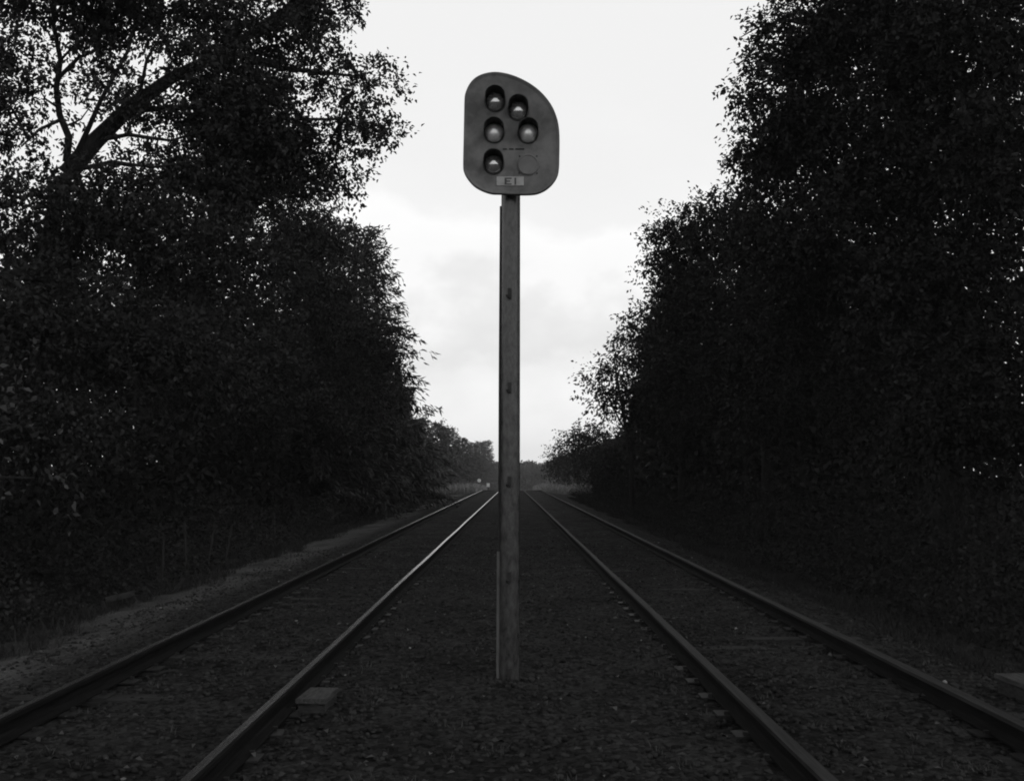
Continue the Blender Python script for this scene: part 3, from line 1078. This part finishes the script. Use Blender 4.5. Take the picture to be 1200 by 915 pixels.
# number plate
a, b_ = face_pt(333, 737), face_pt(505, 795)
mb = MB()
mb.box(((a.x + b_.x) / 2, yf - .003, (a.z + b_.z) / 2), (b_.x - a.x, .006, a.z - b_.z))
npl = mb.build("number_plate", M["number"], sig, bevel=.0015)


def letter(mb, strokes):
    for x0, y0, x1, y1 in strokes:
        p, q = face_pt(x0, y0), face_pt(x1, y1)
        mb.box(((p.x + q.x) / 2, yf - .0072, (p.z + q.z) / 2), (abs(q.x - p.x), .003, abs(p.z - q.z)))


mb = MB(); letter(mb, [(384, 745, 396, 789), (396.4, 745, 428, 753), (396.4, 763, 420, 771), (396.4, 781, 428, 789)])
mb.build("letter", M["ink"], npl)
mb = MB(); letter(mb, [(446, 746, 457, 789)])
mb.build("letter", M["ink"], npl)


# ------------------------------------------------------------ small things
def lid_box(label, c, w, l, h, rz, cat="junction box"):
    t = thing("junction_box", label, cat, c)
    t.rotation_euler = (0, 0, rz)
    mb = MB(); mb.box((0, 0, h / 2 - .04), (w * .88, l * .9, h + .08)); mb.build("box_body", M["box"], t, bevel=.006)
    mb = MB(); mb.box((0, 0, h + .018), (w, l, .036)); mb.build("lid", M["board"], t, bevel=.006)
    return t


p = at(372, 838, 7.55)
lid_box("small low timber box with a pale lid beside the inner rail of the left track", (p.x, 7.55, gz(p.x, 7.55)), .21, .40, .065, R(-4))
p = at(1195, 822, 7.9)
lid_box("low timber box with a pale board lid outside the right track, cut by the frame", (p.x + .08, 7.9, gz(p.x, 7.9)), .24, .60, .10, R(3))

for px, d, hh, lb in ((190, 17.5, .62, "thin grey fence stake on the dark left bank, nearest of the line of stakes"),
                      (219, 19.0, .75, "palest grey fence stake on the left bank, upright among dark leaves"),
                      (241, 20.5, .62, "short fence stake on the left bank between the palest stake and the leaning one"),
                      (262, 22.0, .66, "leaning fence stake on the left bank amid low weeds"),
                      (322, 27.0, .70, "farthest fence stake on the left bank near the grit bench")):
    p = at(px, 640, d)
    z = gz(p.x, d)
    t = thing("fence_stake", lb, "stake", (p.x, d, z), "stakes along the left bank")
    t.rotation_euler = (0, R(10 if "leaning" in lb else random.uniform(-3, 3)), 0)
    mb = MB()
    mb.tube([(0, 0, -.1), (.004, 0, hh * .7), (0, 0, hh + .3)], [.026, .024, .022], 7)
    mb.build("stake_shaft", M["post"], t)
p = at(142, 664, 14.5)
t = thing("log", "short pale fallen log lying on the dark left bank", "log", (p.x, 14.5, gz(p.x, 14.5) + .12))
mb = MB()
mb.tube([(-.17, -.08, -.03), (0, 0, .0), (.17, .05, .05)], [.05, .055, .045], 9)
mb.build("log_stem", M["post"], t, smooth=True)
# far white disc and box added as stand-ins for two unidentified glints
p = at(561.5, 563, 118)
t = thing("glint_disc_post", "tiny white disc on a post, standing for a glint on the far left bank", "glint disc", (p.x, 118, gz(p.x, 118)))
hz = p.z - t.location.z
mb = MB(); mb.tube([(0, .05, 0), (0, .05, hz)], .05, 8); mb.build("post", M["iron"], t)
mb = MB(); mb.lathe([(.001, -.03), (.18, -.03), (.20, 0), (.001, .01)], 20, c=(0, 0, hz)); mb.build("disc", M["white"], t)
p = at(572, 568, 112)
t = thing("glint_box", "tiny white box standing for a glint in far grass beside the left track", "cabinet", (p.x, 112, gz(p.x, 112)))
mb = MB(); mb.tube([(0, 0, -.1), (0, 0, .5)], .05, 8); mb.build("post", M["iron"], t)
mb = MB(); mb.box((0, 0, .66), (.32, .28, .34)); mb.build("glint_box_body", M["white"], t, bevel=.02)
mb = MB(); mb.box((0, 0, .855), (.38, .34, .04)); mb.build("glint_box_roof", M["white"], t)


# --------------------------------------------------------------------- air
hm_ = bpy.data.materials.new("pale_haze")
hm_.use_nodes = True
hn = hm_.node_tree
hn.nodes.remove(hn.nodes["Principled BSDF"])
pv = hn.nodes.new("ShaderNodeVolumePrincipled")
pv.inputs["Color"].default_value = grey(0.9)
pv.inputs["Density"].default_value = 0.0004
hn.links.new(pv.outputs[0], hn.nodes["Material Output"].inputs["Volume"])
mb = MB()
mb.box((0, 365, 4.5), (1420, 880, 30))
tag(mb.build("haze", hm_), "thin pale air filling the railway cutting", None, None, "stuff")


# ------------------------------------------------------------- sky & light
SUN_EL, SUN_AZ = R(42), R(140)      # azimuth measured from straight ahead, clockwise: behind the right shoulder
w = bpy.data.worlds.new("World")
scene.world = w
w.use_nodes = True
nt = w.node_tree
L = nt.links.new
bg = nt.nodes["Background"]
sky = nt.nodes.new("ShaderNodeTexSky")
sky.sky_type = "NISHITA"
sky.sun_disc = False
sky.sun_elevation = SUN_EL
sky.sun_rotation = SUN_AZ
sky.dust_density = 3
bw = nt.nodes.new("ShaderNodeRGBToBW")
L(sky.outputs[0], bw.inputs[0])
tc = nt.nodes.new("ShaderNodeTexCoord")
sep = nt.nodes.new("ShaderNodeSeparateXYZ")
L(tc.outputs["Generated"], sep.inputs[0])
zz = nt.nodes.new("ShaderNodeMath"); zz.operation = "MAXIMUM"; L(sep.outputs["Z"], zz.inputs[0]); zz.inputs[1].default_value = 0
zp = nt.nodes.new("ShaderNodeMath"); zp.operation = "ADD"; L(zz.outputs[0], zp.inputs[0]); zp.inputs[1].default_value = 0.10
mp = nt.nodes.new("ShaderNodeMapping")
mp.inputs["Location"].default_value = (0.4, 0.2, 0.7)
mp.inputs["Scale"].default_value = (1, 1, 1.5)
L(tc.outputs["Generated"], mp.inputs["Vector"])
cn = nt.nodes.new("ShaderNodeTexNoise")
cn.inputs["Scale"].default_value = 4.2
cn.inputs["Detail"].default_value = 8
cn.inputs["Roughness"].default_value = 0.55
L(mp.outputs[0], cn.inputs["Vector"])
wz = nt.nodes.new("ShaderNodeMath"); wz.operation = "MULTIPLY_ADD"       # cloud layers by height, their edges broken up by the noise
L(cn.outputs["Fac"], wz.inputs[0]); wz.inputs[1].default_value = 0.36; wz.inputs[2].default_value = -0.18
wa = nt.nodes.new("ShaderNodeMath"); wa.operation = "ADD"; L(zz.outputs[0], wa.inputs[0]); L(wz.outputs[0], wa.inputs[1])
ramp = nt.nodes.new("ShaderNodeValToRGB")
e = ramp.color_ramp.elements
e[0].position, e[0].color = 0.0, grey(0.98)
e[1].position, e[1].color = 1.0, grey(0.89)
for p_, v_ in ((.06, .97), (.095, .90), (.12, .81), (.145, .86), (.17, .97), (.215, 1.0), (.245, .91), (.31, .89)):
    k_ = e.new(p_); k_.color = grey(v_)
L(wa.outputs[0], ramp.inputs["Fac"])
cl = nt.nodes.new("ShaderNodeMath"); cl.operation = "MULTIPLY"
L(ramp.outputs[0], cl.inputs[0]); cl.inputs[1].default_value = 11.0          # cloud brightness in the sky's own units
mx = nt.nodes.new("ShaderNodeMixRGB")
mx.inputs[0].default_value = 0.9                                          # nearly closed cloud cover
L(bw.outputs[0], mx.inputs[1]); L(cl.outputs[0], mx.inputs[2])
# the unseen sky overhead is dimmed to darken the ground, brightest low ahead
def maprange(src, a, b_, c, d_):
    m_ = nt.nodes.new("ShaderNodeMapRange")
    m_.interpolation_type = "SMOOTHSTEP"
    for k2, v2 in (("From Min", a), ("From Max", b_), ("To Min", c), ("To Max", d_)):
        m_.inputs[k2].default_value = v2
    L(src, m_.inputs["Value"])
    return m_.outputs[0]
over = maprange(sep.outputs["Z"], .40, .70, 1.0, .16)
ahead = maprange(sep.outputs["Y"], -.3, .7, .85, 1.0)
fm = nt.nodes.new("ShaderNodeMath"); fm.operation = "MULTIPLY"; L(over, fm.inputs[0]); L(ahead, fm.inputs[1])
fin = nt.nodes.new("ShaderNodeMixRGB"); fin.blend_type = "MULTIPLY"; fin.inputs[0].default_value = 1
L(mx.outputs[0], fin.inputs[1]); L(fm.outputs[0], fin.inputs[2])
L(fin.outputs[0], bg.inputs["Color"])
bg.inputs["Strength"].default_value = 0.1

sd = bpy.data.lights.new("sun", "SUN")
sd.energy = 0.4
sd.angle = R(14)
so = bpy.data.objects.new("sun", sd)
COL.objects.link(so)
sdir = Vector((math.sin(SUN_AZ) * math.cos(SUN_EL), math.cos(SUN_AZ) * math.cos(SUN_EL), math.sin(SUN_EL)))
so.rotation_euler = (-sdir).to_track_quat("-Z", "Y").to_euler()
so.location = (0, 0, 40)

vs_ = scene.view_settings
vs_.view_transform = "Standard"
vs_.look = "None"
vs_.exposure = 0
vs_.gamma = 1
scene.render.engine = "CYCLES"
cy = scene.cycles
cy.use_denoising = True
try:
    cy.denoiser = "OPENIMAGEDENOISE"
    cy.denoising_input_passes = "RGB_ALBEDO_NORMAL"
    cy.denoising_prefilter = "ACCURATE"
except Exception:
    pass
cy.max_bounces = 5
cy.diffuse_bounces = 3
cy.glossy_bounces = 2
cy.transmission_bounces = 3
cy.sample_clamp_indirect = 2.0
cy.filter_width = 1.9
cy.use_adaptive_sampling = False
cy.volume_bounces = 0
